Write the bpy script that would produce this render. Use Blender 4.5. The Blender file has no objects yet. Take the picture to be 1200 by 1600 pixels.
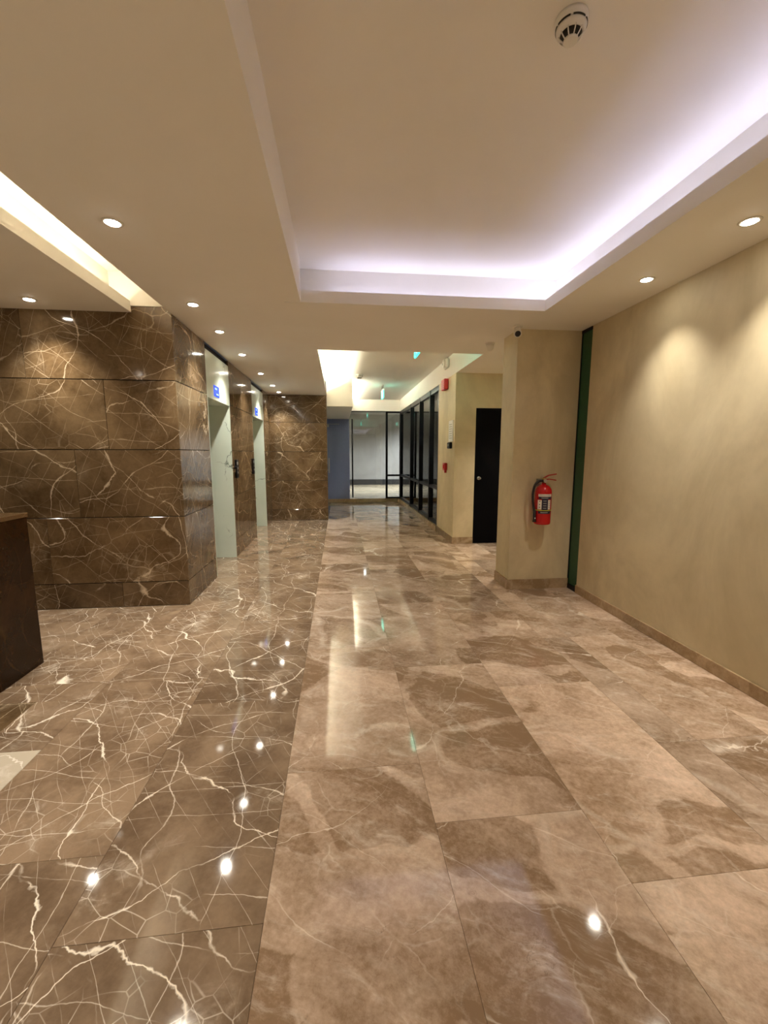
import bpy, bmesh, math, random
from mathutils import Vector, Matrix
random.seed(7)
R = math.radians
sc = bpy.context.scene
C = sc.collection

# ------------------------------------------------------------------ camera
cam_d = bpy.data.cameras.new('camera'); cam_d.sensor_fit = 'HORIZONTAL'; cam_d.sensor_width = 36.0
cam_d.lens = 658.0 / 1200.0 * 36.0; cam_d.clip_start = 0.02; cam_d.clip_end = 200
cam = bpy.data.objects.new('camera', cam_d); C.objects.link(cam)
cam.location = (0, 0, 1.42); cam.rotation_euler = (R(90 - 7.96), 0, R(-6.05))
sc.camera = cam

# ------------------------------------------------------------------ world, exposure
w = bpy.data.worlds.new('world'); sc.world = w; w.use_nodes = True
w.node_tree.nodes['Background'].inputs[0].default_value = (0.5, 0.6, 0.8, 1)
w.node_tree.nodes['Background'].inputs[1].default_value = 0.05
vs = sc.view_settings
vs.view_transform = 'Standard'; vs.look = 'None'; vs.gamma = 1.0; vs.use_curve_mapping = False
vs.exposure = 2.1
cy = sc.cycles
cy.max_bounces = 14; cy.diffuse_bounces = 8; cy.glossy_bounces = 5; cy.transmission_bounces = 8; cy.transparent_max_bounces = 12
cy.caustics_reflective = False; cy.caustics_refractive = False; cy.sample_clamp_indirect = 6.0

# light levels
SPOT_W = 29.0;  SPOT_COL = (1.0, 0.93, 0.81)
LENS_E = 18.0
LED_MAIN = 5.0;  LED_MAIN_COL = (0.64, 0.66, 1.0)
LED_SLOT = 9.0;  LED_SLOT_COL = (1.0, 0.88, 0.70)
LED_CORR = 120.0;  LED_CORR_COL = (1.0, 0.93, 0.72)

# ------------------------------------------------------------------ heights and lines of the plan (metres)
ZS = 2.61      # soffit
ZC = 2.93      # raised ceilings
XE = -1.42     # elevator wall
YF = 4.00      # stone wall facing the lobby
YB = 9.05      # stone wall at the end of the elevator bay
XR = 2.40      # right wall
XG = 1.76      # glazed partition
YE = 12.30     # far glazing

# ------------------------------------------------------------------ materials
def mat(name):
    m = bpy.data.materials.new(name); m.use_nodes = True
    nt = m.node_tree; b = nt.nodes['Principled BSDF']
    return m, nt, b
class NT:
    def __init__(s, nt): s.nt = nt
    def n(s, t, **k):
        x = s.nt.nodes.new(t)
        for a, v in k.items(): setattr(x, a, v)
        return x
    def l(s, a, b): s.nt.links.new(a, b)
    def val(s, sock, v):
        if hasattr(v, 'is_output') or isinstance(v, bpy.types.NodeSocket): s.l(v, sock)
        else: sock.default_value = v
    def math(s, op, a, b=None, c=None, clamp=False):
        x = s.n('ShaderNodeMath', operation=op, use_clamp=clamp)
        s.val(x.inputs[0], a)
        if b is not None: s.val(x.inputs[1], b)
        if c is not None: s.val(x.inputs[2], c)
        return x.outputs[0]
    def vmath(s, op, a, b):
        x = s.n('ShaderNodeVectorMath', operation=op); s.val(x.inputs[0], a); s.val(x.inputs[1], b); return x.outputs[0]
    def scale(s, a, f):
        x = s.n('ShaderNodeVectorMath', operation='SCALE'); s.val(x.inputs[0], a); s.val(x.inputs['Scale'], f); return x.outputs[0]
    def noise(s, v, scale, detail=4, rough=0.55, dist=0.0):
        x = s.n('ShaderNodeTexNoise'); s.l(v, x.inputs['Vector']); x.inputs['Scale'].default_value = scale
        x.inputs['Detail'].default_value = detail; x.inputs['Roughness'].default_value = rough; x.inputs['Distortion'].default_value = dist
        return x
    def voro(s, v, scale, feature='DISTANCE_TO_EDGE'):
        x = s.n('ShaderNodeTexVoronoi', feature=feature); s.l(v, x.inputs['Vector']); x.inputs['Scale'].default_value = scale
        return x
    def rng(s, v, a, b, c=0.0, d=1.0, smooth=True):
        x = s.n('ShaderNodeMapRange', interpolation_type='SMOOTHSTEP' if smooth else 'LINEAR')
        s.val(x.inputs[0], v); x.inputs[1].default_value = a; x.inputs[2].default_value = b; x.inputs[3].default_value = c; x.inputs[4].default_value = d
        return x.outputs[0]
    def mix(s, f, a, b, mode='MIX'):
        x = s.n('ShaderNodeMix', data_type='RGBA', blend_type=mode)
        s.val(x.inputs[0], f)
        for sk, v in ((x.inputs[6], a), (x.inputs[7], b)):
            if isinstance(v, bpy.types.NodeSocket): s.l(v, sk)
            else: sk.default_value = (*v, 1)
        return x.outputs[2]
def piece_coords(g, rot=(0, 0, 0)):
    """object coordinates, moved per piece so that every slab has a cut of its own"""
    tc = g.n('ShaderNodeTexCoord'); oi = g.n('ShaderNodeObjectInfo')
    off = g.n('ShaderNodeCombineXYZ')
    for i, k in enumerate((37.0, 91.0, 53.0)): g.l(g.math('MULTIPLY', oi.outputs['Random'], k), off.inputs[i])
    v = g.vmath('ADD', tc.outputs['Object'], off.outputs[0])
    mp = g.n('ShaderNodeMapping'); g.l(v, mp.inputs[0]); mp.inputs['Rotation'].default_value = rot
    return mp.outputs[0], oi.outputs['Random']
def vein_layer(g, src, dirv, freq, w0, w1, brk, seed, bend=1.0):
    """long irregular veins running across a direction; brk = share of the length that is broken off"""
    off = g.vmath('ADD', src, (seed * 7.3, seed * 3.1, seed * 5.7))
    d = g.n('ShaderNodeVectorMath', operation='DOT_PRODUCT'); g.l(off, d.inputs[0]); d.inputs[1].default_value = dirv
    n1 = g.noise(off, 0.9, 2, 0.5).outputs[0]; n2 = g.noise(off, 5.0, 4, 0.6).outputs[0]
    t = g.math('ADD', g.math('MULTIPLY', d.outputs['Value'], freq), g.math('ADD', g.math('MULTIPLY', n1, 1.9 * bend), g.math('MULTIPLY', n2, 0.16 * bend)))
    dist = g.math('ABSOLUTE', g.math('SUBTRACT', g.math('FRACT', t), 0.5))
    m = g.rng(g.noise(off, 2.2, 4, 0.6).outputs[0], brk, brk + 0.16)
    wide = g.math('MULTIPLY', g.rng(g.noise(off, 3.7, 5, 0.65).outputs[0], 0.50, 0.74), m)
    w = g.math('ADD', g.math('MULTIPLY', wide, w1 * freq), w0 * freq)
    line = g.math('SUBTRACT', 1.0, g.math('DIVIDE', dist, w), clamp=True)
    return g.math('MULTIPLY', line, m)
def m_emperador(name, dark, mid, vein, rough, vein_gain=1.0, dens=1.0):
    m, nt, b = mat(name); g = NT(nt)
    v, rnd = piece_coords(g, (0.25, 0.3, 0.45))
    v = g.scale(v, dens)
    d = g.noise(v, 1.0, 3, 0.55)
    soft = g.vmath('ADD', v, g.scale(g.vmath('SUBTRACT', d.outputs['Color'], (0.5, 0.5, 0.5)), 0.2))
    L = [(vein_layer(g, v, (0.66, 0.60, 0.45), 1.7, 0.0040, 0.030, 0.38, 1), 1.0),
         (vein_layer(g, v, (-0.70, 0.45, 0.55), 2.0, 0.0034, 0.018, 0.38, 2), 0.85),
         (vein_layer(g, v, (0.15, -0.80, 0.58), 2.6, 0.0030, 0.012, 0.38, 3), 0.70),
         (vein_layer(g, v, (0.80, 0.20, 0.57), 4.6, 0.0022, 0.006, 0.38, 4), 0.55),
         (vein_layer(g, v, (-0.45, 0.75, -0.48), 6.0, 0.0020, 0.005, 0.40, 5), 0.48),
         (vein_layer(g, v, (0.35, 0.85, -0.40), 9.0, 0.0016, 0.004, 0.42, 6), 0.40)]
    tot = None
    for s_, k in L:
        x = g.math('MULTIPLY', s_, k); tot = x if tot is None else g.math('ADD', tot, x)
    e3 = g.voro(soft, 6.5).outputs['Distance']
    mask = g.rng(g.noise(v, 1.6, 3).outputs[0], 0.46, 0.66)
    tot = g.math('ADD', tot, g.math('MULTIPLY', g.rng(e3, 0.0, 0.02, 1, 0), g.math('MULTIPLY', mask, 0.42)))
    haze = g.noise(soft, 3.0, 8, 0.72, 0.4).outputs[0]
    tot = g.math('ADD', tot, g.math('MULTIPLY', g.rng(haze, 0.52, 0.76), g.math('ADD', g.math('MULTIPLY', mask, 0.42), 0.10)))
    tot = g.math('MULTIPLY', tot, vein_gain, clamp=True)
    cloud = g.noise(soft, 2.2, 7, 0.66).outputs[0]
    fine = g.noise(v, 34, 4, 0.65).outputs[0]
    f = g.math('ADD', g.rng(cloud, 0.32, 0.68), g.math('MULTIPLY', g.math('SUBTRACT', fine, 0.5), 0.6), clamp=True)
    base = g.mix(f, dark, mid)
    hs = g.n('ShaderNodeHueSaturation'); g.l(base, hs.inputs['Color']); g.l(g.math('ADD', g.math('MULTIPLY', rnd, 0.24), 0.88), hs.inputs['Value'])
    col = g.mix(tot, hs.outputs[0], vein)
    g.l(col, b.inputs['Base Color'])
    g.l(g.math('ADD', g.math('MULTIPLY', fine, 0.05), rough - 0.025), b.inputs['Roughness'])
    return m
def m_beige_marble(name, a, c, vein, rough):
    m, nt, b = mat(name); g = NT(nt)
    v, rnd = piece_coords(g, (0.2, 0.4, 0.5))
    def warp(src, scale, amp, det=3):
        d = g.noise(src, scale, det, 0.6)
        return g.vmath('ADD', src, g.scale(g.vmath('SUBTRACT', d.outputs['Color'], (0.5, 0.5, 0.5)), amp))
    def aniso(src, rot, sc3):
        mp = g.n('ShaderNodeMapping'); g.l(src, mp.inputs[0]); mp.inputs['Rotation'].default_value = rot; mp.inputs['Scale'].default_value = sc3
        return mp.outputs[0]
    soft = warp(v, 1.0, 0.5); jag = warp(soft, 6.0, 0.10, 5)
    va = aniso(jag, (0, 0, 0.5), (0.7, 1.3, 1.0))
    big = g.noise(soft, 1.2, 3, 0.5).outputs[0]
    cloud = g.noise(va, 4.0, 8, 0.70).outputs[0]
    fine = g.noise(v, 42, 5, 0.7).outputs[0]
    cells = g.voro(va, 1.9, 'F1'); edge = g.voro(va, 1.9).outputs['Distance']
    sep = g.n('ShaderNodeSeparateColor'); g.l(cells.outputs['Color'], sep.inputs[0])
    isl = g.math('MULTIPLY', g.math('GREATER_THAN', sep.outputs[0], 0.56), g.rng(edge, 0.05, 0.075))
    f = g.math('ADD', g.math('MULTIPLY', g.rng(cloud, 0.3, 0.7), 0.55), g.math('MULTIPLY', g.rng(big, 0.35, 0.65), 0.38))
    f = g.math('ADD', f, g.math('MULTIPLY', g.math('SUBTRACT', fine, 0.5), 1.1))
    f = g.math('SUBTRACT', f, g.math('MULTIPLY', isl, 0.38), clamp=True)
    base = g.mix(f, a, c)
    hs = g.n('ShaderNodeHueSaturation'); g.l(base, hs.inputs['Color'])
    g.l(g.math('ADD', g.math('MULTIPLY', rnd, 0.42), 0.80), hs.inputs['Value'])
    mask = g.rng(g.noise(v, 1.7, 3).outputs[0], 0.46, 0.68)
    mask2 = g.rng(g.noise(v, 3.4, 4).outputs[0], 0.46, 0.66)
    a1 = g.math('ADD', g.math('MULTIPLY', vein_layer(g, v, (0.66, 0.60, 0.45), 1.1, 0.0026, 0.035, 0.42, 1), 0.85), g.math('MULTIPLY', vein_layer(g, v, (-0.70, 0.45, 0.55), 1.5, 0.0022, 0.020, 0.43, 2), 0.7))
    w1 = g.math('MULTIPLY', vein_layer(g, v, (0.2, -0.8, 0.5), 4.0, 0.0016, 0.008, 0.42, 3), 0.42)
    e2 = g.voro(va, 5.0).outputs['Distance']
    a2 = g.math('ADD', g.math('MULTIPLY', g.rng(e2, 0.0, 0.03, 1, 0), g.math('MULTIPLY', mask2, 0.24)), g.math('MULTIPLY', g.math('MULTIPLY', g.rng(edge, 0.0, 0.05, 1, 0), mask), 0.3))
    streak = g.noise(aniso(soft, (0, 0, 0.4), (1.5, 7.0, 5.0)), 2.0, 8, 0.72).outputs[0]
    a3 = g.math('MULTIPLY', g.rng(streak, 0.50, 0.76), 0.42)
    tot = g.math('ADD', g.math('ADD', a1, w1), g.math('ADD', a2, a3), clamp=True)
    col = g.mix(tot, hs.outputs[0], vein)
    crack = g.rng(g.math('ABSOLUTE', g.math('SUBTRACT', g.noise(soft, 0.8, 8, 0.58).outputs[0], 0.57)), 0.0, 0.0013, 1, 0)
    col = g.mix(g.math('MULTIPLY', crack, g.math('MULTIPLY', mask2, 0.7)), col, (0.10, 0.065, 0.04))
    g.l(col, b.inputs['Base Color'])
    g.l(g.math('ADD', g.math('MULTIPLY', fine, 0.05), rough - 0.025), b.inputs['Roughness'])
    return m
def m_plaster(name, a, c, rough=0.6, sc_=1.6):
    m, nt, b = mat(name); g = NT(nt)
    tc = g.n('ShaderNodeTexCoord'); ge = g.n('ShaderNodeNewGeometry')
    v = ge.outputs['Position']
    mp = g.n('ShaderNodeMapping'); g.l(v, mp.inputs[0]); mp.inputs['Scale'].default_value = (1, 1, 0.55)
    n1 = g.noise(mp.outputs[0], sc_, 6, 0.6, 0.6).outputs[0]; n2 = g.noise(v, 14, 4, 0.6).outputs[0]
    f = g.math('ADD', g.rng(n1, 0.3, 0.7), g.math('MULTIPLY', g.math('SUBTRACT', n2, 0.5), 0.35), clamp=True)
    g.l(g.mix(f, a, c), b.inputs['Base Color'])
    b.inputs['Roughness'].default_value = rough
    bp = g.n('ShaderNodeBump'); bp.inputs['Strength'].default_value = 0.06; bp.inputs['Distance'].default_value = 0.01
    g.l(n2, bp.inputs['Height']); g.l(bp.outputs[0], b.inputs['Normal'])
    return m
def m_flat(name, col, rough=0.5, metal=0.0, var=0.06, emit=None, es=0.0, spec=0.5):
    m, nt, b = mat(name); g = NT(nt)
    tc = g.n('ShaderNodeTexCoord')
    n = g.noise(tc.outputs['Object'], 18, 3).outputs[0]
    lo = tuple(x * (1 - var) for x in col); hi = tuple(min(1, x * (1 + var)) for x in col)
    g.l(g.mix(n, lo, hi), b.inputs['Base Color'])
    b.inputs['Roughness'].default_value = rough; b.inputs['Metallic'].default_value = metal
    b.inputs['Specular IOR Level'].default_value = spec
    if emit:
        b.inputs['Emission Color'].default_value = (*emit, 1); b.inputs['Emission Strength'].default_value = es
    return m
def m_glass(name, tint, alpha_like=0.0, rough=0.0):
    m, nt, b = mat(name); g = NT(nt)
    nt.nodes.remove(b)
    out = [n for n in nt.nodes if n.type == 'OUTPUT_MATERIAL'][0]
    tr = g.n('ShaderNodeBsdfTransparent'); tr.inputs[0].default_value = (*tint, 1)
    gl = g.n('ShaderNodeBsdfGlossy'); gl.inputs['Roughness'].default_value = rough; gl.inputs[0].default_value = (1, 1, 1, 1)
    fr = g.n('ShaderNodeFresnel'); fr.inputs[0].default_value = 1.5
    mx = g.n('ShaderNodeMixShader'); g.l(fr.outputs[0], mx.inputs[0]); g.l(tr.outputs[0], mx.inputs[1]); g.l(gl.outputs[0], mx.inputs[2])
    g.l(mx.outputs[0], out.inputs[0])
    return m
def m_white_marble(name):
    m, nt, b = mat(name); g = NT(nt)
    v, rnd = piece_coords(g)
    d = g.noise(v, 2.0, 5, 0.6)
    vv = g.vmath('ADD', v, g.scale(g.vmath('SUBTRACT', d.outputs['Color'], (0.5, 0.5, 0.5)), 0.5))
    e = g.voro(vv, 1.6).outputs['Distance']
    mask = g.rng(g.noise(v, 2.6, 3).outputs[0], 0.48, 0.62)
    base = g.mix(g.noise(v, 3, 6, 0.6).outputs[0], (0.62, 0.72, 0.62), (0.78, 0.86, 0.77))
    g.l(g.mix(g.math('MULTIPLY', g.rng(e, 0, 0.012, 1, 0), mask), base, (0.16, 0.20, 0.16)), b.inputs['Base Color'])
    b.inputs['Roughness'].default_value = 0.18
    return m

M = {}
M['stone'] = m_emperador('brown_vein_marble_wall', (0.088, 0.053, 0.024), (0.19, 0.125, 0.064), (0.66, 0.53, 0.37), 0.09, 0.95)
M['dfloor'] = m_emperador('brown_vein_marble_floor', (0.155, 0.102, 0.062), (0.285, 0.200, 0.130), (0.92, 0.83, 0.70), 0.055, 1.2, 1.4)
M['lfloor'] = m_beige_marble('beige_marble_floor', (0.27, 0.175, 0.105), (0.69, 0.53, 0.405), (0.92, 0.83, 0.71), 0.06)
M['pale'] = m_beige_marble('pale_marble_floor', (0.62, 0.54, 0.42), (0.78, 0.72, 0.62), (0.9, 0.86, 0.78), 0.10)
M['skirt'] = m_beige_marble('beige_marble_skirting', (0.27, 0.185, 0.10), (0.46, 0.34, 0.21), (0.66, 0.54, 0.39), 0.2)
M['counter'] = m_emperador('dark_counter_stone', (0.014, 0.006, 0.002), (0.034, 0.015, 0.005), (0.08, 0.045, 0.015), 0.2, 0.3)
M['counter'].node_tree.nodes['Principled BSDF'].inputs['Specular IOR Level'].default_value = 0.2
M['ctop'] = m_emperador('counter_top_stone', (0.10, 0.055, 0.022), (0.17, 0.10, 0.045), (0.3, 0.2, 0.1), 0.12, 0.4)
M['plaster'] = m_plaster('beige_plaster_wall', (0.51, 0.43, 0.27), (0.69, 0.60, 0.40))
M['white'] = m_plaster('warm_white_ceiling_paint', (0.86, 0.835, 0.77), (0.89, 0.865, 0.81), 0.7, 0.8)
M['back'] = m_flat('dark_backing', (0.012, 0.009, 0.006), 0.8)
M['grout'] = m_flat('brown_grout', (0.18, 0.125, 0.075), 0.8)
M['wmarble'] = m_white_marble('pale_green_white_marble')
M['black'] = m_flat('black_powder_coat', (0.004, 0.004, 0.006), 0.4, spec=0.2)
M['doorblack'] = m_flat('black_door_leaf', (0.002, 0.002, 0.003), 0.6, spec=0.06)
M['steel'] = m_flat('brushed_steel', (0.55, 0.55, 0.54), 0.28, 1.0)
M['wplastic'] = m_flat('white_plastic', (0.78, 0.76, 0.70), 0.4)
M['red'] = m_flat('red_enamel', (0.50, 0.008, 0.010), 0.25)
M['redp'] = m_flat('red_plastic', (0.38, 0.008, 0.012), 0.45)
M['rubber'] = m_flat('black_rubber', (0.012, 0.010, 0.012), 0.5)
M['brass'] = m_flat('brass', (0.55, 0.38, 0.14), 0.3, 1.0)
M['glass'] = m_glass('clear_glass', (0.93, 0.975, 0.97))
M['green'] = m_flat('green_glass_back', (0.010, 0.075, 0.030), 0.06, spec=0.5, var=0.15)
M['bluedoor'] = m_flat('blue_grey_door_paint', (0.22, 0.27, 0.48), 0.4)
M['outgrey'] = m_plaster('grey_render', (0.26, 0.25, 0.235), (0.32, 0.31, 0.29))
M['outdark'] = m_flat('dark_skirting', (0.02, 0.02, 0.02), 0.5)
M['outfloor'] = m_beige_marble('outer_lobby_floor', (0.34, 0.27, 0.17), (0.46, 0.38, 0.26), (0.6, 0.5, 0.4), 0.2)
M['lens'] = m_flat('lit_lamp_lens', (0.9, 0.9, 0.9), 0.4, emit=(1.0, 0.93, 0.80), es=LENS_E)
M['led_main'] = m_flat('led_tape_cool', (0.9, 0.9, 0.9), 0.4, emit=LED_MAIN_COL, es=LED_MAIN)
M['led_slot'] = m_flat('led_tape_warm', (0.9, 0.9, 0.9), 0.4, emit=LED_SLOT_COL, es=LED_SLOT)
M['led_corr'] = m_flat('led_tape_soft_warm', (0.9, 0.9, 0.9), 0.4, emit=LED_CORR_COL, es=LED_CORR)
M['signgreen'] = m_flat('lit_green_sign', (0.0, 0.3, 0.2), 0.3, emit=(0.02, 0.75, 0.50), es=1.8)
M['signwhite'] = m_flat('lit_white_sign', (0.8, 0.9, 0.9), 0.3, emit=(0.6, 1.0, 0.9), es=1.6)
M['lcd'] = m_flat('lit_blue_display', (0.02, 0.05, 0.5), 0.2, emit=(0.015, 0.07, 0.85), es=0.32)
M['lcdlight'] = m_flat('lit_pale_display_segment', (0.3, 0.5, 0.9), 0.2, emit=(0.30, 0.50, 1.0), es=0.22)
M['lblwhite'] = m_flat('white_label_print', (0.75, 0.68, 0.62), 0.4)
M['lblblack'] = m_flat('black_label_print', (0.015, 0.012, 0.04), 0.4)
M['lblyellow'] = m_flat('yellow_green_tie', (0.45, 0.50, 0.04), 0.4)
M['signpaper'] = m_flat('white_notice', (0.90, 0.90, 0.88), 0.4)
M['grey'] = m_flat('grey_print', (0.35, 0.35, 0.33), 0.5)
M['darkvent'] = m_flat('dark_vent', (0.02, 0.017, 0.012), 0.6)

# ------------------------------------------------------------------ building helpers
def wloc(o):
    v = Vector(o.location); p = o.parent
    while p: v += Vector(p.location); p = p.parent
    return v
def link(name, me, m, parent=None, loc=(0, 0, 0)):
    o = bpy.data.objects.new(name, me); C.objects.link(o)
    if m is not None and not me.materials: me.materials.append(M[m])
    o.location = Vector(loc) - (wloc(parent) if parent else Vector())
    if parent: o.parent = parent
    return o
def empty(name, loc=(0, 0, 0)):
    o = bpy.data.objects.new(name, None); C.objects.link(o); o.location = loc; o.empty_display_size = 0.1
    return o
def tag(o, label=None, cat=None, group=None, kind=None):
    if label: o['label'] = label
    if cat: o['category'] = cat
    if group: o['group'] = group
    if kind: o['kind'] = kind
    return o
def struct(o, label, cat):
    return tag(o, label, cat, kind='structure')
_cache = {}
def box_mesh(sx, sy, sz, bev=0.0, m=None):
    k = (round(sx, 4), round(sy, 4), round(sz, 4), bev, m)
    if k in _cache: return _cache[k]
    bm = bmesh.new(); bmesh.ops.create_cube(bm, size=1.0)
    for v in bm.verts: v.co = Vector((v.co.x * sx, v.co.y * sy, v.co.z * sz))
    if bev: bmesh.ops.bevel(bm, geom=bm.edges[:], offset=bev, segments=1, affect='EDGES')
    me = bpy.data.meshes.new('box'); bm.to_mesh(me); bm.free()
    if m: me.materials.append(M[m])
    _cache[k] = me
    return me
def box(name, x0, x1, y0, y1, z0, z1, m, parent=None, bev=0.0):
    me = box_mesh(x1 - x0, y1 - y0, z1 - z0, bev, m)
    return link(name, me, m, parent, ((x0 + x1) / 2, (y0 + y1) / 2, (z0 + z1) / 2))
def multi(name, boxes, m, parent=None):
    """several boxes that are one solid piece"""
    bm = bmesh.new()
    cx = sum(b[0] + b[1] for b in boxes) / (2 * len(boxes)); cyy = sum(b[2] + b[3] for b in boxes) / (2 * len(boxes)); cz = min(b[4] for b in boxes)
    for x0, x1, y0, y1, z0, z1 in boxes:
        r = bmesh.ops.create_cube(bm, size=1.0)
        for v in r['verts']:
            v.co = Vector(((x0 + x1) / 2 + v.co.x * (x1 - x0) - cx, (y0 + y1) / 2 + v.co.y * (y1 - y0) - cyy, (z0 + z1) / 2 + v.co.z * (z1 - z0) - cz))
    me = bpy.data.meshes.new(name); bm.to_mesh(me); bm.free()
    return link(name, me, m, parent, (cx, cyy, cz))
def lathe_mesh(prof, seg=32, m=None, axis='Z', smooth=True):
    bm = bmesh.new(); rings = []
    for r, z in prof:
        rings.append([bm.verts.new((r * math.cos(2 * math.pi * i / seg), r * math.sin(2 * math.pi * i / seg), z)) for i in range(seg)])
    for a, b in zip(rings, rings[1:]):
        for i in range(seg):
            j = (i + 1) % seg
            bm.faces.new((a[i], a[j], b[j], b[i]))
    for rg, rev in ((rings[0], True), (rings[-1], False)):
        if sum((v.co.xy.length for v in rg)) > 1e-6: bm.faces.new(list(reversed(rg)) if rev else rg)
    bmesh.ops.remove_doubles(bm, verts=bm.verts, dist=1e-6)
    bmesh.ops.recalc_face_normals(bm, faces=bm.faces)
    if axis == 'X':
        for v in bm.verts: v.co = Vector((v.co.z, v.co.y, -v.co.x))
    if axis == 'Y':
        for v in bm.verts: v.co = Vector((v.co.x, v.co.z, -v.co.y))
    me = bpy.data.meshes.new('turned'); bm.to_mesh(me); bm.free()
    if smooth:
        for p in me.polygons: p.use_smooth = len(p.vertices) == 4
    if m: me.materials.append(M[m])
    return me
def tube_mesh(pts, r, seg=10, m=None):
    pts = [Vector(p) for p in pts]; bm = bmesh.new(); rings = []
    up = Vector((0, 0, 1))
    for i, p in enumerate(pts):
        t = (pts[min(i + 1, len(pts) - 1)] - pts[max(i - 1, 0)]).normalized()
        a = t.cross(up)
        if a.length < 1e-3: a = t.cross(Vector((0, 1, 0)))
        a.normalize(); b = t.cross(a).normalized()
        rr = r[i] if isinstance(r, (list, tuple)) else r
        rings.append([bm.verts.new(p + a * rr * math.cos(2 * math.pi * k / seg) + b * rr * math.sin(2 * math.pi * k / seg)) for k in range(seg)])
    for a, b in zip(rings, rings[1:]):
        for k in range(seg): bm.faces.new((a[k], a[(k + 1) % seg], b[(k + 1) % seg], b[k]))
    bm.faces.new(rings[0][::-1]); bm.faces.new(rings[-1])
    bmesh.ops.recalc_face_normals(bm, faces=bm.faces)
    me = bpy.data.meshes.new('tube'); bm.to_mesh(me); bm.free()
    for p in me.polygons: p.use_smooth = len(p.vertices) == 4
    if m: me.materials.append(M[m])
    return me
def smooth_path(pts, n=8):
    P = [Vector(p) for p in pts]; P = [2 * P[0] - P[1]] + P + [2 * P[-1] - P[-2]]; out = []
    for i in range(1, len(P) - 2):
        for k in range(n):
            t = k / n; a, b, c, d = P[i - 1:i + 3]
            out.append(0.5 * ((2 * b) + (c - a) * t + (2 * a - 5 * b + 4 * c - d) * t * t + (3 * b - a - 3 * c + d) * t ** 3))
    out.append(P[-2]); return out
def arc_patch(r0, r1, a0, a1, z0, z1, seg=8, m=None):
    """curved plate between two radii"""
    bm = bmesh.new(); g = []
    for i in range(seg + 1):
        a = a0 + (a1 - a0) * i / seg; c, s = math.cos(a), math.sin(a)
        g.append([bm.verts.new((r * c, r * s, z)) for r, z in ((r0, z0), (r1, z0), (r1, z1), (r0, z1))])
    for p, q in zip(g, g[1:]):
        for k in range(4): bm.faces.new((p[k], p[(k + 1) % 4], q[(k + 1) % 4], q[k]))
    bm.faces.new(g[0]); bm.faces.new(g[-1][::-1])
    bmesh.ops.recalc_face_normals(bm, faces=bm.faces)
    me = bpy.data.meshes.new('arc'); bm.to_mesh(me); bm.free()
    if m: me.materials.append(M[m])
    return me

# ================================================================== THE SETTING
# ---- floor: grout bed, every marble tile on it
floor = struct(box('floor', -5.0, 3.3, -4.0, YE + 0.05, -0.12, -0.003, 'grout'), 'polished marble floor, brown on the elevator side and beige on the right', 'floor')
GAP = 0.0006
def tile(x0, x1, y0, y1, m, label=None):
    o = box('floor_tile', x0 + GAP, x1 - GAP, y0 + GAP, y1 - GAP, -0.02, 0.0, m, floor, 0.0004)
    return o
def column(x0, x1, ylo, yhi, off, m, L=1.2):
    k = math.floor((ylo - off) / L); y = off + k * L
    while y < yhi - 1e-6:
        a, b = max(y, ylo), min(y + L, yhi)
        if b - a > 0.02: tile(x0, x1, a, b, m)
        y += L
for x0, x1, off in ((-0.25, 0.35, 1.74), (0.35, 0.95, 1.42), (0.95, 1.55, 1.125)):
    column(x0, x1, -4.0, YE, off, 'lfloor')
column(1.55, XG, -4.0, YE, 1.75, 'lfloor'); 
column(XG, 2.15, -4.0, 6.37, 1.75, 'lfloor')
column(2.15, 2.42, -4.0, 6.37, 1.42, 'lfloor')
column(2.42, 3.2, 4.3, 6.37, 1.125, 'lfloor')
column(-0.85, -0.25, -4.0, YE, 1.13, 'dfloor'); column(-1.45, -0.85, -4.0, YE, 1.415, 'dfloor')
for i, x1 in enumerate((-1.45, -2.05, -2.65, -3.25, -3.85, -4.45)):
    x0 = max(x1 - 0.6, -5.0)
    column(x0, x1, -4.0, 2.02, 0.82 - 0.3 * (i % 2), 'pale')
    tile(x0, x1, 2.02, 2.18, 'dfloor')
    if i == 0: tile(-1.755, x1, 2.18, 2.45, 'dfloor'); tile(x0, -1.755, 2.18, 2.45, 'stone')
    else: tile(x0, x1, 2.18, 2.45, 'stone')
    column(x0, x1, 2.45, YF, 2.64 if i % 2 == 0 else 3.1, 'dfloor')
for y in (4.9, 7.33):
    tile(-1.95, -1.45, y, y + 1.05, 'dfloor')

# ---- stone walls with their panels
ROWS = [(0.0, 0.235), (0.235, 0.845), (0.845, 1.45), (1.45, 2.05), (2.05, ZC - 0.01)]
J = 0.0035; TH = 0.02
wst = struct(box('wall_stone', -5.0, XE - 0.03, YF + 0.022, YF + 0.20, 0, ZC, 'back'), 'brown veined marble wall facing the lobby, laid in large panels', 'wall')
XJ = [(-4.41, -3.21, -2.01), (-3.80, -2.60), (-3.51, -2.31), (-4.42, -3.22, -2.02), (-3.836, -2.636)]
for (z0, z1), js in zip(ROWS, XJ):
    xs = [-5.0, *js, XE]
    for a, b in zip(xs, xs[1:]):
        box('stone_panel', a + J / 2, b - (J / 2 if b != XE else 0.0), YF, YF + TH, z0 + J, z1 - J, 'stone', wst, 0.0012)
OP = [(4.90, 5.87), (7.33, 8.38)]            # the two elevator openings
HB, HT = 2.03, 2.54                          # header panel bottom / top
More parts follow.
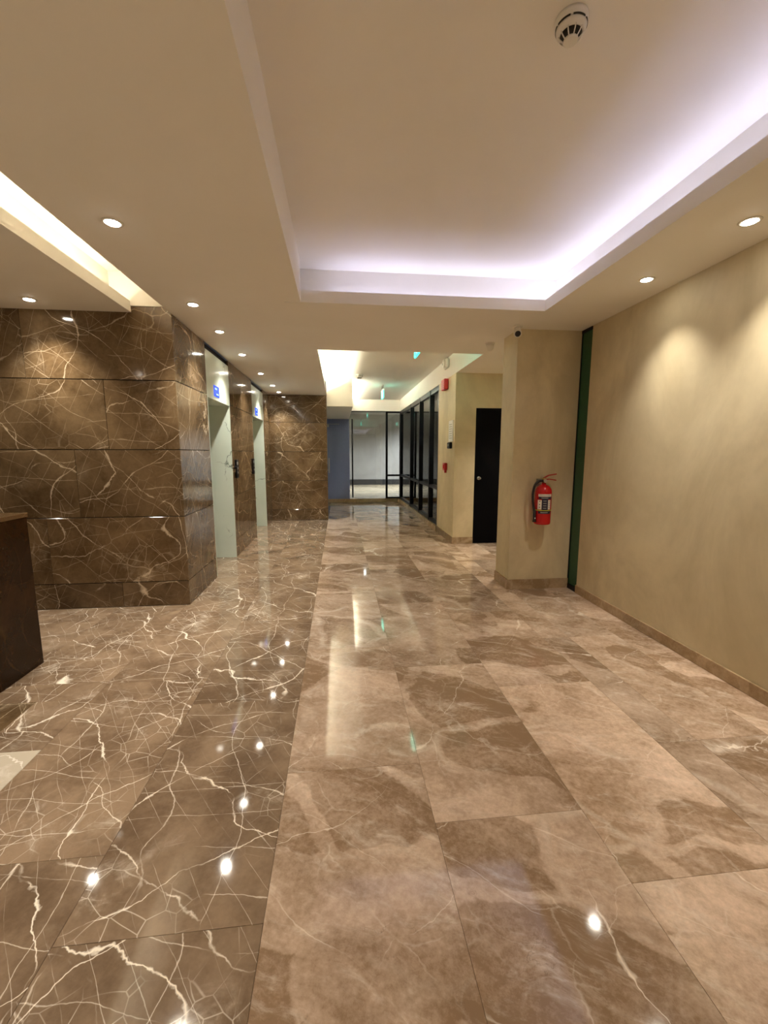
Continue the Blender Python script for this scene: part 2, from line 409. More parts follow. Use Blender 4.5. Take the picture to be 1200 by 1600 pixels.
for nm, y0, y1, b0, b1, lb in (('wall_elevator_near', YF + TH, OP[0][0], YF + 0.021, OP[0][0] - 0.03, 'brown marble pier left of the nearer elevator'),
                               ('wall_elevator_middle', OP[0][1], OP[1][0], OP[0][1] + 0.03, OP[1][0] - 0.03, 'brown marble pier between the two elevators'),
                               ('wall_elevator_far', OP[1][1], YB, OP[1][1] + 0.03, YB, 'narrow brown marble pier beyond the farther elevator')):
    wel = struct(box(nm, XE - 0.20, XE - 0.022, b0, b1, 0, ZS, 'back'), lb, 'wall')
    for z0, z1 in ROWS:
        z1 = min(z1, ZS)
        box('stone_panel', XE - TH, XE, y0 + 0.0006, y1 - 0.002, z0 + J, z1 - J, 'stone', wel, 0.0012)
for k, (y0, y1) in enumerate(OP):
    struct(box('trim_%d' % (k + 2), XE - 0.20, XE - 0.032, y0 - 0.03, y1 + 0.03, HB + 0.03, ZS, 'back'), 'dark lintel behind the marble header of the %s elevator' % ('nearer', 'farther')[k], 'trim')
wen = struct(box('wall_stone_end', XE - 0.2, -0.265, YB + 0.022, YB + 0.2, 0, ZS, 'back'), 'brown marble end wall closing the elevator bay', 'wall')
for z0, z1 in ROWS:
    z1 = min(z1, ZS)
    box('stone_panel', XE, -0.245, YB, YB + TH, z0 + J, z1 - J, 'stone', wen, 0.0012)
box('edge_strip', -0.265, -0.245, YB + 0.021, YB + 0.2, 0, ZS, 'black', wen)

# ---- right-hand walls
struct(box('wall_right', XR, XR + 0.25, -4.0, 3.94, 0, ZC, 'plaster'), 'beige textured plaster wall on the right with light scallops', 'wall')
struct(box('wall_column', 1.745, XR, 4.12, 4.475, 0, ZS, 'plaster'), 'beige plaster pier that carries the fire extinguisher', 'wall')
struct(multi('wall_recess', [(XG, 2.085, 6.37, 6.57, 0, ZS), (2.085, 2.935, 6.37, 6.57, 2.10, ZS), (2.935, 3.4, 6.37, 6.57, 0, ZS), (XG, XG + 0.2, 6.57, 7.45, 0, ZS)], 'plaster'), 'beige plaster wall around the black door, turning the corner to the glazing', 'wall')
struct(multi('wall_recess_side', [(3.2, 3.4, 4.475, 6.37, 0, ZS), (XR + 0.02, 3.4, 4.3, 4.475, 0, ZS)], 'plaster'), 'beige plaster side wall of the door recess', 'wall')
struct(box('wall_back', -5.0, XR, -4.2, -4.0, 0, ZC, 'plaster'), 'plaster wall behind the camera', 'wall')
struct(box('wall_left', -5.2, -5.0, -4.0, YF + 0.2, 0, ZC, 'plaster'), 'plaster wall at the far left of the lobby', 'wall')
struct(box('wall_passage', -1.6, -1.5, YB + 0.2, YE, 0, ZS, 'plaster'), 'wall of the side passage behind the marble end wall', 'wall')
# skirtings
sk = 0.105
struct(box('baseboard_right', XR - 0.014, XR - 0.0005, -4.0, 3.94, 0.0005, 0.085, 'skirt', None, 0.003), 'beige marble skirting along the right wall', 'baseboard')
struct(multi('baseboard_column', [(1.731, XR, 4.106, 4.1195, 0.0005, sk), (1.731, 1.7445, 4.1195, 4.475, 0.0005, sk)], 'skirt'), 'beige marble skirting around the pier with the extinguisher', 'baseboard')
struct(multi('baseboard_recess', [(XG - 0.014, 2.083, 6.356, 6.3695, 0.0005, sk), (XG - 0.014, XG - 0.0005, 6.3695, 7.44, 0.0005, sk)], 'skirt'), 'beige marble skirting beside the black door', 'baseboard')
struct(multi('trim_1', [(XG - 0.03, XG + 0.16, 7.45, YE + 0.06, 0.0005, 0.10), (-0.9, XG - 0.03, YE - 0.05, YE + 0.12, 0.0005, 0.10)], 'skirt'), 'low marble curb under the glazing', 'trim')

# ---- ceilings
YO = 5.17; XO = -0.235; CL = -0.285; CFY = 3.60; CRX = 1.75; TR = 0.18; LIP = 2.70; NB = -3.2
ceil = struct(box('ceiling', -5.0, 4.8, -4.2, YE + 0.1, ZC, ZC + 0.15, 'white'), 'raised warm white ceiling above the coves', 'ceiling')
# dropped soffit ring, in solid pieces around the two coves
def soff(*b): return box('soffit', *b, 'white', ceil)
soff(XE, CL, -4.0, CFY, ZS, ZC)                          # left of the big cove, above the elevator row
soff(XE, XO - TR, CFY, YB + 0.2, ZS, ZC)
soff(XO - TR, CRX, CFY + TR, YO, ZS, ZC)                 # between big cove and corridor cove
soff(CRX + TR, XR + 0.25, -4.0, CFY + TR, ZS, ZC)        # over the right wall lights
soff(CRX, 3.4, CFY + TR, YO, ZS, ZC)
soff(XG, 3.4, YO, 6.57, ZS, ZC)
soff(XG, XG + 0.16, 6.57, YE + 0.1, ZS, ZC)               # bulkhead above the glazed partition
soff(CL, XR + 0.25, -4.0, NB - TR, ZS, ZC)
soff(-0.9 - 0.7, XG, YE - 0.02, YE + 0.1, ZS + 0.0, ZC)   # bulkhead above the far glazing
soff(-5.0, -1.90, -4.0, YF, ZS, ZC)                      # left panel
def trough(name, parent, base, lip):
    box('cove_ledge', *base, 'white', parent); box('cove_fascia', *lip, 'white', parent)
trough('far', ceil, (XO - TR + 0.0, CRX + TR, CFY + 0.015, CFY + TR, ZS, ZS + 0.03), (CL, CRX + 0.015, CFY, CFY + 0.015, ZS, LIP))
trough('right', ceil, (CRX + 0.015, CRX + TR, NB, CFY + 0.015, ZS, ZS + 0.03), (CRX, CRX + 0.015, NB, CFY, ZS, LIP))
trough('near', ceil, (CL, CRX + TR, NB - TR, NB - 0.015, ZS, ZS + 0.03), (CL, CRX + 0.015, NB - 0.015, NB, ZS, LIP))
trough('slot', ceil, (-1.90, -1.76, -4.0, YF, ZS, ZS + 0.03), (-1.76, -1.745, -4.0, YF, ZS, LIP))
box('slot_end', -1.90, XE, YF - 0.012, YF - 0.0005, 2.66, ZC, 'white', ceil)
trough('corr', ceil, (XO - TR, XO - 0.015, YO, 8.98, ZS, ZS + 0.03), (XO - 0.015, XO, YO, YB, ZS, LIP - 0.02))
bulk = multi('bulkhead', [(XO + 0.002, 0.30, 8.98, YE - 0.02, 2.377, ZC), (-1.5, XO + 0.002, YB + 0.2, YE - 0.02, 2.377, ZS)], 'white', ceil)

# ---- LED tapes hidden in the coves
def led(m, x0, x1, y0, y1, z, label, group='hidden LED tapes of the ceiling coves'):
    t = empty('led_strip', ((x0 + x1) / 2, (y0 + y1) / 2, z))
    box('tape', x0, x1, y0, y1, z, z + 0.006, m, t); box('channel', x0 - 0.004 if x1 - x0 < y1 - y0 else x0, x1 + 0.004 if x1 - x0 < y1 - y0 else x1, y0 - 0.004 if x1 - x0 > y1 - y0 else y0, y1 + 0.004 if x1 - x0 > y1 - y0 else y1, z - 0.004, z, 'wplastic', t)
    tag(t, label, 'light', group)
zl = ZS + 0.0345
led('led_main', CL + 0.25, CRX + 0.10, CFY + 0.135, CFY + 0.15, zl, 'cool white LED tape behind the far fascia of the big cove')
led('led_main', CRX + 0.135, CRX + 0.15, NB + 0.02, CFY + 0.12, zl, 'cool white LED tape behind the right fascia of the big cove')
led('led_main', CL + 0.05, CRX + 0.06, NB - 0.10, NB - 0.085, zl, 'cool white LED tape in the big cove behind the camera')
led('led_slot', -1.84, -1.825, -3.9, 3.85, zl, 'warm LED tape in the narrow ceiling slot over the left side')
led('led_corr', XO - 0.10, XO - 0.085, YO + 0.1, 8.9, zl, 'warm LED tape along the left edge of the corridor cove')
led('led_corr', 0.301, 0.312, 9.1, 12.1, 2.86, 'warm LED tape on the far bulkhead of the corridor cove')

# ---- black door, blue-grey door, glass door, glazing
d1 = struct(empty('door_1', (2.51, 6.39, 0)), 'plain black flush door in the recess beside the pier', 'door')
box('door_leaf', 2.0875, 2.9325, 6.372, 6.42, 0.004, 2.098, 'doorblack', d1)
kb = link('knob', lathe_mesh([(0.0, -0.075), (0.012, -0.073), (0.018, -0.058), (0.015, -0.045), (0.010, -0.03), (0.010, -0.008), (0.028, -0.006), (0.028, 0.0)], 20, 'steel', 'Y'), None, d1, (2.158, 6.371, 1.034))
d3 = struct(empty('door_3', (-0.3, YE - 0.06, 0.10)), 'blue-grey painted door at the far left of the corridor with an overhead closer', 'door')
box('door_leaf', -0.80, 0.262, YE - 0.05, YE + 0.0, 0.101, 2.376, 'bluedoor', d3)
box('jamb', 0.262, 0.30, YE - 0.07, YE + 0.04, 0.101, 2.376, 'bluedoor', d3)
cl = box('closer', -0.55, -0.27, YE - 0.10, YE - 0.05, 2.15, 2.215, 'steel', d3, 0.008)
box('closer_arm', -0.35, 0.02, YE - 0.085, YE - 0.07, 2.228, 2.240, 'steel', cl)
hd = box('handle', -0.30, -0.27, YE - 0.055, YE - 0.05, 0.85, 1.28, 'steel', d3, 0.002)
link('lever', tube_mesh([(0, 0, 0), (0, -0.05, 0), (-0.10, -0.055, 0)], 0.009, 8, 'steel'), None, hd, (-0.283, YE - 0.055, 0.94))
d2 = struct(empty('door_2', (0.82, YE, 0.10)), 'frameless glass door with a tall dark pull handle at the corridor end', 'door')
box('pane', 0.31, 1.35, YE + 0.0, YE + 0.012, 0.104, 2.585, 'glass', d2)
ph = link('pull_handle', tube_mesh([(0.385, YE - 0.06, 0.14), (0.385, YE - 0.06, 2.38)], 0.02, 12, 'black'), None, d2, (0, 0, 0))
for z in (0.30, 0.75, 1.88, 2.25):
    link('standoff', tube_mesh([(0.385, YE - 0.06, z), (0.385, YE - 0.0005, z)], 0.012, 8, 'black'), None, ph, (0, 0, 0))
box('head_rail', 0.302, 1.35, YE - 0.02, YE + 0.04, 2.585, ZS - 0.001, 'black', d2)
w2 = struct(empty('window_2', (1.55, YE, 0.10)), 'narrow black framed sidelight beside the glass door', 'window')
box('post', 1.352, 1.41, YE - 0.03, YE + 0.05, 0.101, ZS - 0.001, 'black', w2)
for z0, z1 in ((0.101, 0.14), (0.75, 0.80), (2.56, ZS - 0.001)): box('rail', 1.41, XG - 0.001, YE - 0.03, YE + 0.05, z0, z1, 'black', w2)
box('pane', 1.41, XG - 0.001, YE + 0.004, YE + 0.014, 0.14, 0.75, 'glass', w2); box('pane', 1.41, XG - 0.001, YE + 0.004, YE + 0.014, 0.80, 2.56, 'glass', w2)
w1 = struct(empty('window_1', (XG + 0.05, 9.8, 0.10)), 'black framed glass partition along the right of the corridor', 'window')
PY = [7.475, 8.22, 9.28, 10.45, 12.10]
for i, y in enumerate(PY):
    a, b = (7.45, 7.50) if i == 0 else ((YE - 0.10, YE + 0.05) if i == 4 else (y - 0.03, y + 0.03))
    box('post', XG, XG + 0.10, a, b, 0.101, ZS - 0.001, 'black', w1)
ed = [7.50] + [v for y in PY[1:4] for v in (y - 0.03, y + 0.03)] + [YE - 0.10]
for a, b in zip(ed[::2], ed[1::2]):
    for z0, z1 in ((0.101, 0.15), (0.755, 0.81), (2.52, ZS - 0.001)): box('rail', XG + 0.01, XG + 0.09, a, b, z0, z1, 'black', w1)
    box('pane', XG + 0.045, XG + 0.055, a, b, 0.15, 0.755, 'glass', w1); box('pane', XG + 0.045, XG + 0.055, a, b, 0.81, 2.52, 'glass', w1)
w3 = struct(empty('window_3', (XR, 4.03, 0)), 'tall narrow strip of dark green glass between the right wall and the pier', 'window')
box('pane', XR + 0.006, XR + 0.016, 3.942, 4.118, 0.05, ZS - 0.02, 'green', w3)
box('sill_frame', XR - 0.004, XR + 0.03, 3.942, 4.118, 0.001, 0.05, 'black', w3)
box('head_frame', XR - 0.004, XR + 0.03, 3.942, 4.118, ZS - 0.03, ZS - 0.001, 'black', w3)
box('side_frame', XR + 0.0, XR + 0.03, 4.108, 4.1195, 0.05, ZS - 0.03, 'black', w3)

# ---- the outer lobby seen through the glazing
struct(box('floor_outer', -1.6, 7.0, YE + 0.06, 18.2, -0.05, 0.095, 'outfloor'), 'pale stone floor of the outer lobby behind the glass', 'floor')
struct(box('floor_side', XG + 0.17, 7.0, 6.57, YE + 0.06, -0.05, 0.05, 'outfloor'), 'pale floor of the room behind the glass partition', 'floor')
struct(box('wall_outer', -1.6, 7.0, 17.8, 18.0, 0.095, 3.4, 'outgrey'), 'grey rendered wall of the outer lobby behind the glass door', 'wall')
struct(box('baseboard_outer', -1.6, 7.0, 17.77, 17.799, 0.0955, 0.32, 'outdark'), 'dark skirting of the outer lobby wall', 'baseboard')
struct(box('wall_outer_side', 4.6, 4.8, 6.57, 17.8, 0.05, 3.4, 'outgrey'), 'grey wall of the room behind the glass partition', 'wall')
struct(box('wall_outer_left', -1.8, -1.6, YE, 17.8, 0, 3.4, 'outgrey'), 'grey left wall of the outer lobby', 'wall')
struct(box('wall_outer_near', 3.4, 4.8, 6.45, 6.57, 0, 3.4, 'outgrey'), 'grey near wall of the room behind the glass partition', 'wall')
struct(multi('ceiling_outer', [(-1.8, 4.8, YE + 0.1, 18.0, 3.0, 3.1)], 'outgrey'), 'ceiling of the outer lobby', 'ceiling')

# ================================================================== THINGS
# ---- downlights
dl_ring = lathe_mesh([(0.0355, -0.003), (0.038, -0.005), (0.049, -0.004), (0.052, -0.0005), (0.0355, -0.0005)], 32, 'wplastic')
dl_lens = lathe_mesh([(0.0, -0.0100), (0.020, -0.0092), (0.032, -0.0065), (0.036, -0.004), (0.0, -0.001)], 32, 'lens')
def downlight(x, y, z, label, group, watts=SPOT_W, col=SPOT_COL, ang=102, blend=1.0):
    t = tag(empty('recessed_downlight', (x, y, z)), label, 'ceiling light', group)
    link('trim_ring', dl_ring, None, t, (x, y, z)); link('lens', dl_lens, None, t, (x, y, z))
    l = bpy.data.lights.new('downlight_beam', 'SPOT'); l.energy = watts; l.color = col; l.spot_size = R(ang); l.spot_blend = blend; l.shadow_soft_size = 0.028
    o = bpy.data.objects.new('downlight_beam', l); C.objects.link(o); o.location = (x, y, z - 0.016)
ORD = ['nearest', 'second', 'third', 'fourth', 'fifth', 'sixth', 'farthest']
for n, y in zip(ORD, (2.517, 3.745, 4.515, 5.50, 6.74, 7.88, 8.70)):
    downlight(-1.156, y, ZS, f'lit round downlight in the row beside the elevators, {n} from the camera', 'downlights along the elevator wall')
for n, y in (('just behind the camera', -1.2), ('above the camera', 0.8), ('farthest behind the camera', -3.0)):
    downlight(-1.156, y, ZS, f'round downlight of the elevator side row, {n}', 'downlights along the elevator wall')
for n, y in (('farther of the two in view', 2.90), ('nearer of the two in view', 2.156), ('beside the camera', 1.0), ('behind the camera', -0.6), ('farthest behind the camera', -2.4)):
    downlight(2.135, y, ZS, f'round downlight over the right plaster wall, {n}', 'downlights along the right wall', SPOT_W * 0.62, ang=91)
downlight(-2.39, 3.76, ZS, 'lit round downlight in the left ceiling panel in front of the marble wall', 'downlights of the left ceiling panel')
for x, y in ((-3.6, 3.76), (-3.0, 1.0), (-3.0, -1.5)):
    downlight(x, y, ZS, f'round downlight of the left ceiling panel, {"beyond the counter" if y > 3 else ("above the counter front" if y > 0 else "behind the camera")}', 'downlights of the left ceiling panel')
downlight(2.55, 5.4, ZS, 'unseen downlight added to light the recess in front of the black door', 'added lamp of the door recess', 46)  # added lamp, hidden behind the pier, to brighten the door wall
for x, y, k in ((3.4, 16.2, 'right side'), (0.9, 15.2, 'middle')):
    downlight(x, y, 3.0, f'round downlight of the outer lobby, {k}', 'downlights of the outer lobby', 340 if x > 2 else 190, (0.90, 0.92, 1.0), 150)
for y, k in ((8.3, 'nearer'), (10.6, 'farther')):
    downlight(3.6, y, ZC, f'{k} unseen downlight added to light the room behind the glass partition', 'added lamps behind the partition', 150, (0.60, 0.78, 1.0), 150)  # added bluish lamps out of view, to brighten the partition panes

# ---- reception counter
ct = tag(empty('reception_counter', (-3.0, 2.757, 0)), 'dark brown polished stone reception counter at the left edge', 'counter')
box('body', -4.0, -2.03, 2.572, 2.945, 0.0, 1.008, 'counter', ct, 0.002)
box('top', -4.0, -2.026, 2.566, 2.950, 1.008, 1.036, 'ctop', ct, 0.002)

# ---- elevators
def elevator(y0, y1, label):
    t = tag(empty('elevator', (XE - 0.2, (y0 + y1) / 2, 0)), label, 'elevator', 'elevators in the marble wall')
    hp = box('header_panel', XE - 0.03, XE + 0.001, y0 + 0.004, y1 - 0.004, HB, HT, 'wmarble', t, 0.001)
    box('header_soffit', XE - 0.42, XE - 0.03, y0 + 0.004, y1 - 0.004, HB, HB + 0.02, 'wmarble', t)
    box('jamb', XE - 0.42, XE - 0.002, y1 - 0.022, y1 - 0.0005, 0.001, HB - 0.001, 'wmarble', t)
    box('jamb', XE - 0.42, XE - 0.002, y0 + 0.0005, y0 + 0.022, 0.001, HB - 0.001, 'wmarble', t)
    m = (y0 + y1) / 2
    for a, b in ((y0 + 0.004, m - 0.002), (m + 0.002, y1 - 0.004)):
        box('door_panel', XE - 0.45, XE - 0.42, a, b, 0.004, HB - 0.002, 'steel', t, 0.002)
    box('sill', XE - 0.42, XE - 0.30, y0 + 0.023, y1 - 0.023, 0.0005, 0.004, 'steel', t)
    dy = y0 + 0.365
    dp = box('display', XE + 0.001, XE + 0.006, dy - 0.105, dy + 0.105, 2.07, 2.195, 'lcd', t, 0.001); dp['label'] = 'small lit blue floor display'
    for a, b, c, d in ((-0.07, 0.02, 2.150, 2.172), (-0.02, 0.07, 2.092, 2.110)):
        box('segment', XE + 0.006, XE + 0.0066, dy + a, dy + b, c, d, 'lcdlight', dp)
    return t
elevator(*OP[0], 'nearer elevator with a pale marble header and blue floor display')
elevator(*OP[1], 'farther elevator with a pale marble header, next to the end wall')
def call_panel(y0, y1, label, knob):
    t = tag(empty('elevator_call_panel', (XE, (y0 + y1) / 2, 1.08)), label, 'call panel', 'elevator call panels on the marble pier')
    box('plate', XE + 0.0005, XE + 0.022, y0, y1, 1.08, 1.33, 'black', t, 0.004)
    for z in (1.15, 1.21): link('button', lathe_mesh([(0.016, 0), (0.016, 0.004), (0.012, 0.006), (0, 0.006)], 16, 'steel', 'X'), None, t, (XE + 0.022, (y0 + y1) / 2, z))
    box('indicator', XE + 0.022, XE + 0.0225, y0 + 0.02, y1 - 0.02, 1.26, 1.30, 'grey', t)
    if knob: link('key_switch', lathe_mesh([(0.022, 0), (0.022, 0.03), (0.016, 0.038), (0, 0.038)], 16, 'black', 'X'), None, t, (XE + 0.0005, y0 - 0.045, 1.225))
call_panel(5.99, 6.11, 'black call button panel beside the nearer elevator', True)
call_panel(7.12, 7.24, 'black call button panel beside the farther elevator', False)

# ---- fire extinguisher on the pier
ex, ey = 2.035, 4.022
fe = tag(empty('fire_extinguisher', (ex, ey, 0.71)), 'red fire extinguisher with black hose hung on the beige pier', 'fire extinguisher')
bd = link('cylinder', lathe_mesh([(0.0, 0.0), (0.070, 0.0), (0.078, 0.006), (0.0805, 0.02), (0.0805, 0.33), (0.076, 0.352), (0.062, 0.376), (0.040, 0.392), (0.022, 0.398), (0.020, 0.415), (0.0, 0.415)], 40, 'red'), None, fe, (ex, ey, 0.71))
def lab(a0, a1, z0, z1, m, r=0.0812, name='label_print'):
    link(name, arc_patch(r - 0.0008, r, R(a0), R(a1), z0, z1, 8, m), None, bd, (ex, ey, 0.71))
# angles: -90 faces the camera side; the label sits a little to the right
lab(-150, -50, 0.283, 0.308, 'lblwhite'); lab(-146, -50, 0.258, 0.282, 'lblblack')
lab(-153, -124, 0.155, 0.250, 'lblwhite'); lab(-124, -80, 0.150, 0.258, 'lblblack'); lab(-80, -58, 0.155, 0.250, 'lblwhite')
lab(-148, -55, 0.112, 0.140, 'lblblack')
for z in (0.172, 0.200, 0.232): lab(-141, -134, z, z + 0.009, 'lblblack', 0.0818)
for k in range(4): lab(-74, -64, 0.172 + 0.02 * k, 0.178 + 0.02 * k, 'grey', 0.0818)
lab(-138, -64, 0.293, 0.298, 'grey', 0.0818); lab(-128, -80, 0.266, 0.273, 'grey', 0.0818)
for k in range(4): lab(-114, -92, 0.166 + 0.024 * k, 0.172 + 0.024 * k, 'grey', 0.0818)
lab(-130, -80, 0.122, 0.129, 'grey', 0.0818)
link('strap', arc_patch(0.0812, 0.0835, R(-190), R(10), 0.142, 0.150, 24, 'lblyellow'), None, fe, (ex, ey, 0.71))
vb = link('valve', lathe_mesh([(0.016, 0.0), (0.016, 0.03), (0.022, 0.034), (0.022, 0.05), (0.012, 0.056), (0.0, 0.056)], 20, 'brass'), None, fe, (ex, ey, 1.12))
link('gauge', lathe_mesh([(0.018, -0.012), (0.018, 0.0), (0.0, 0.0)], 20, 'steel', 'Y'), None, vb, (ex, ey - 0.022, 1.145))
link('pull_ring', tube_mesh([(0.014 * math.cos(a), 0, 0.014 * math.sin(a)) for a in [2 * math.pi * i / 16 for i in range(17)]], 0.002, 6, 'steel'), None, vb, (ex - 0.028, ey - 0.01, 1.19))
def lever(p0, p1, p2, wd):
    bm = bmesh.new(); P = [Vector(p0), Vector(p1), Vector(p2)]; g = []
    for p in P:
        g.append([bm.verts.new((p.x, ey + dy, p.z + dz)) for dy, dz in ((-wd, 0), (wd, 0), (wd, 0.010), (-wd, 0.010))])
    for a, b in zip(g, g[1:]):
        for k in range(4): bm.faces.new((a[k], a[(k + 1) % 4], b[(k + 1) % 4], b[k]))
    bm.faces.new(g[0]); bm.faces.new(g[-1][::-1]); bmesh.ops.recalc_face_normals(bm, faces=bm.faces)
    me = bpy.data.meshes.new('lever'); bm.to_mesh(me); bm.free(); return me
link('lever', lever((ex - 0.01, 0, 1.165), (ex + 0.045, 0, 1.195), (ex + 0.125, 0, 1.208), 0.010), 'redp', fe, (0, 0, 0))
link('carry_handle', lever((ex - 0.01, 0, 1.150), (ex + 0.05, 0, 1.158), (ex + 0.125, 0, 1.146), 0.010), 'redp', fe, (0, 0, 0))
hs = link('hose', tube_mesh(smooth_path([(ex - 0.015, ey - 0.01, 1.148), (ex - 0.06, ey - 0.012, 1.142), (ex - 0.10, ey - 0.016, 1.10), (ex - 0.118, ey - 0.02, 1.02), (ex - 0.112, ey - 0.022, 0.92), (ex - 0.096, ey - 0.022, 0.84)]), 0.0115, 10, 'rubber'), None, fe, (0, 0, 0))
nz = link('nozzle', lathe_mesh([(0.012, 0.12), (0.014, 0.10), (0.015, 0.02), (0.018, 0.0), (0.0, 0.0)], 16, 'rubber'), None, hs, (ex - 0.093, ey - 0.022, 0.735))
link('inspection_tag', lathe_mesh([(0.006, -0.002), (0.006, 0.0), (0, 0.0)], 12, 'lblwhite', 'Y'), None, nz, (ex - 0.093, ey - 0.038, 0.775))
box('wall_bracket', ex - 0.03, ex + 0.03, 4.095, 4.1195, 1.02, 1.16, 'steel', fe)
box('hook', ex - 0.012, ex + 0.012, ey, 4.095, 1.125, 1.131, 'steel', fe)

# ---- alarm devices, sign and reader on the corner wall
def on_wall(name, y0, y1, z0, z1, d, m, label, cat, bev=0.006, group=None):
    t = tag(empty(name, (XG, (y0 + y1) / 2, z0)), label, cat, group)
    b = box('housing', XG - d, XG - 0.0005, y0, y1, z0, z1, m, t, bev); return t, b
t, b = on_wall('fire_alarm_sounder', 6.80, 7.00, 2.43, 2.60, 0.075, 'redp', 'red square fire alarm sounder high on the corner wall', 'alarm', 0.012)
for k in range(4): box('grille_slot', XG - 0.077, XG - 0.075, 6.84, 6.96, 2.46 + 0.03 * k, 2.47 + 0.03 * k, 'black', b)
t, b = on_wall('fire_call_point', 6.78, 6.90, 1.14, 1.26, 0.05, 'redp', 'small red fire call point low on the corner wall', 'call point')
box('break_plate', XG - 0.052, XG - 0.05, 6.81, 6.87, 1.17, 1.23, 'red', b)
box('flap', XG - 0.045, XG - 0.01, 6.78, 6.81, 1.10, 1.14, 'redp', t, 0.003)
t, b = on_wall('wall_sign', 6.46, 6.70, 1.60, 1.925, 0.012, 'signpaper', 'white rectangular notice on the corner wall above the card reader', 'sign', 0.001)
for k in range(7): box('print_line', XG - 0.0126, XG - 0.012, 6.50, 6.66, 1.65 + 0.035 * k, 1.658 + 0.035 * k, 'grey', b)
t, b = on_wall('card_reader', 6.50, 6.66, 1.49, 1.588, 0.045, 'black', 'small black card reader under the white notice', 'card reader', 0.01)
link('sensor_lens', lathe_mesh([(0.018, 0), (0.018, -0.003), (0, -0.004)], 16, 'grey', 'X'), None, b, (XG - 0.045, 6.58, 1.545))
t = tag(empty('strobe_light', (XG, 6.86, 2.76)), 'white square strobe with a round lens on the bright cove face', 'strobe')
b = box('housing', XG - 0.06, XG - 0.0005, 6.77, 6.95, 2.755, 2.915, 'wplastic', t, 0.02)
ln = link('lens', lathe_mesh([(0.062, 0.0), (0.060, -0.02), (0.05, -0.028), (0.03, -0.030), (0, -0.030)], 28, 'wplastic', 'X'), None, t, (XG - 0.06, 6.86, 2.835))
link('flash_tube', lathe_mesh([(0.016, 0), (0.016, -0.006), (0, -0.008)], 16, 'grey', 'X'), None, ln, (XG - 0.09, 6.86, 2.825))

# ---- exit signs hung from the corridor ceiling
def exit_sign(x, y0, y1, z0, z1, label):
    t = tag(empty('exit_sign', (x, (y0 + y1) / 2, z0)), label, 'exit sign', 'hanging exit signs of the corridor')
    p = box('panel', x - 0.010, x + 0.010, y0, y1, z0, z1, 'signgreen', t, 0.002)
    ym = (y0 + y1) / 2; h = z1 - z0
    for s in (-1, 1):
        a, b = (x - 0.0112, x - 0.010) if s < 0 else (x + 0.010, x + 0.0112)
        box('arrow_mark', a, b, ym - 0.03 + 0.09, ym + 0.12, z0 + h * 0.42, z0 + h * 0.58, 'signwhite', p)
        box('door_mark', a, b, ym - 0.12, ym - 0.05, z0 + h * 0.18, z0 + h * 0.82, 'signwhite', p)
        box('figure_mark', a, b, ym - 0.02, ym + 0.02, z0 + h * 0.2, z0 + h * 0.78, 'signwhite', p)
    box('housing', x - 0.018, x + 0.018, y0, y1, z1, z1 + 0.035, 'wplastic', t, 0.003)
    for yy in (y0 + 0.06, y1 - 0.06): link('rod', tube_mesh([(x, yy, z1 + 0.035), (x, yy, ZC - 0.0005)], 0.006, 8, 'black'), None, t, (0, 0, 0))
exit_sign(1.0, 5.275, 5.625, 2.64, 2.80, 'green lit exit sign just behind the front edge of the corridor cove')
exit_sign(1.0, 9.55, 9.90, 2.64, 2.80, 'green lit exit sign hanging far down the corridor')

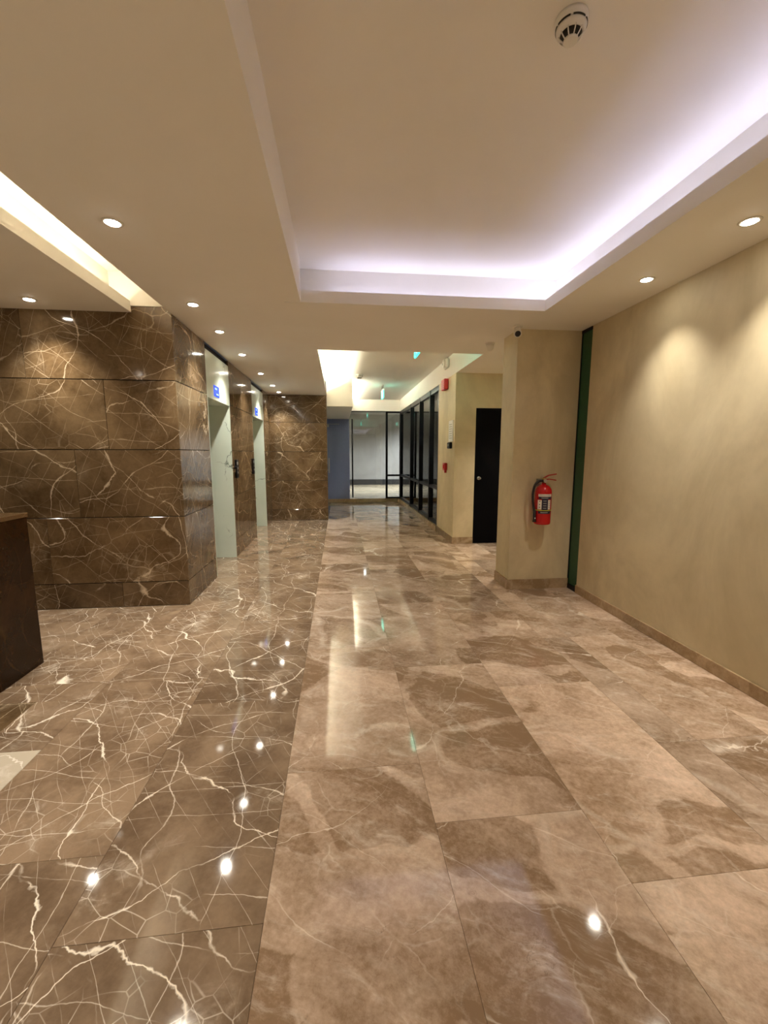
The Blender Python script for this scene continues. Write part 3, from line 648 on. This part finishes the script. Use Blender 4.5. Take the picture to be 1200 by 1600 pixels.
# ---- detectors and camera on the ceilings
def detector(x, y, z, s, label):
    t = tag(empty('smoke_detector', (x, y, z)), label, 'smoke detector')
    bs = link('base', lathe_mesh([(0.0, -0.0005), (0.056 * s, -0.0005), (0.057 * s, -0.010 * s), (0.055 * s, -0.022 * s), (0.054 * s, -0.026 * s), (0.0505 * s, -0.026 * s), (0.0505 * s, -0.031 * s), (0.0525 * s, -0.031 * s), (0.0505 * s, -0.040 * s), (0.040 * s, -0.050 * s), (0.0, -0.050 * s)], 40, 'wplastic'), None, t, (x, y, z))
    for k in range(6):
        a = 60 * k + 8
        link('vent_slot', arc_patch(0.049 * s, 0.0541 * s, R(a), R(a + 50), -0.0312 * s, -0.0258 * s, 8, 'darkvent'), None, bs, (x, y, z))
    ch = link('chamber', lathe_mesh([(0.037 * s, -0.050 * s), (0.026 * s, -0.066 * s), (0, -0.066 * s)], 32, 'darkvent'), None, t, (x, y, z))
    for k in range(10):
        a = 2 * math.pi * k / 10 + 0.2
        c, n = math.cos(a), math.sin(a)
        link('rib', tube_mesh([(0.042 * s * c, 0.042 * s * n, -0.048 * s), (0.036 * s * c, 0.036 * s * n, -0.058 * s), (0.024 * s * c, 0.024 * s * n, -0.070 * s)], 0.0022 * s, 6, 'wplastic'), None, ch, (x, y, z))
    link('cap', lathe_mesh([(0.0, -0.064 * s), (0.025 * s, -0.066 * s), (0.026 * s, -0.071 * s), (0.022 * s, -0.074 * s), (0.0, -0.074 * s)], 28, 'wplastic'), None, t, (x, y, z))
detector(0.835, 1.625, ZC, 0.98, 'large white smoke detector with dark vents on the raised ceiling near the camera')
detector(0.415, 8.45, ZC, 1.25, 'small white smoke detector on the corridor ceiling')
t = tag(empty('motion_sensor', (1.66, 4.66, ZS)), 'round white ceiling sensor on the soffit left of the pier', 'sensor')
link('base', lathe_mesh([(0.0, -0.0005), (0.052, -0.0005), (0.052, -0.010), (0.048, -0.016), (0.0, -0.016)], 28, 'wplastic'), None, t, (1.66, 4.66, ZS))
link('dome', lathe_mesh([(0.044, -0.016), (0.042, -0.045), (0.034, -0.068), (0.018, -0.082), (0.0, -0.086)], 28, 'wplastic'), None, t, (1.66, 4.66, ZS))
cxx, cyy = 1.70, 4.03
t = tag(empty('security_camera', (cxx, cyy, ZS)), 'small white security camera with a black lens on the ceiling at the pier corner', 'security camera')
link('mount', lathe_mesh([(0.0, -0.0005), (0.046, -0.0005), (0.046, -0.010), (0.036, -0.016), (0.0, -0.016)], 28, 'wplastic'), None, t, (cxx, cyy, ZS))
link('stem', lathe_mesh([(0.030, -0.014), (0.028, -0.05), (0.0, -0.05)], 20, 'wplastic'), None, t, (cxx, cyy, ZS))
hd = link('head', lathe_mesh([(0.0, -0.060), (0.030, -0.060), (0.034, -0.054), (0.036, 0.035), (0.026, 0.048), (0.0, 0.052)], 28, 'wplastic', 'Y'), None, t, (cxx, cyy, ZS - 0.062))
link('lens', lathe_mesh([(0.0, -0.064), (0.020, -0.063), (0.027, -0.0598), (0.0, -0.0595)], 24, 'rubber', 'Y'), None, hd, (cxx, cyy, ZS - 0.062))
hd.rotation_euler = (R(22), 0, R(-20))
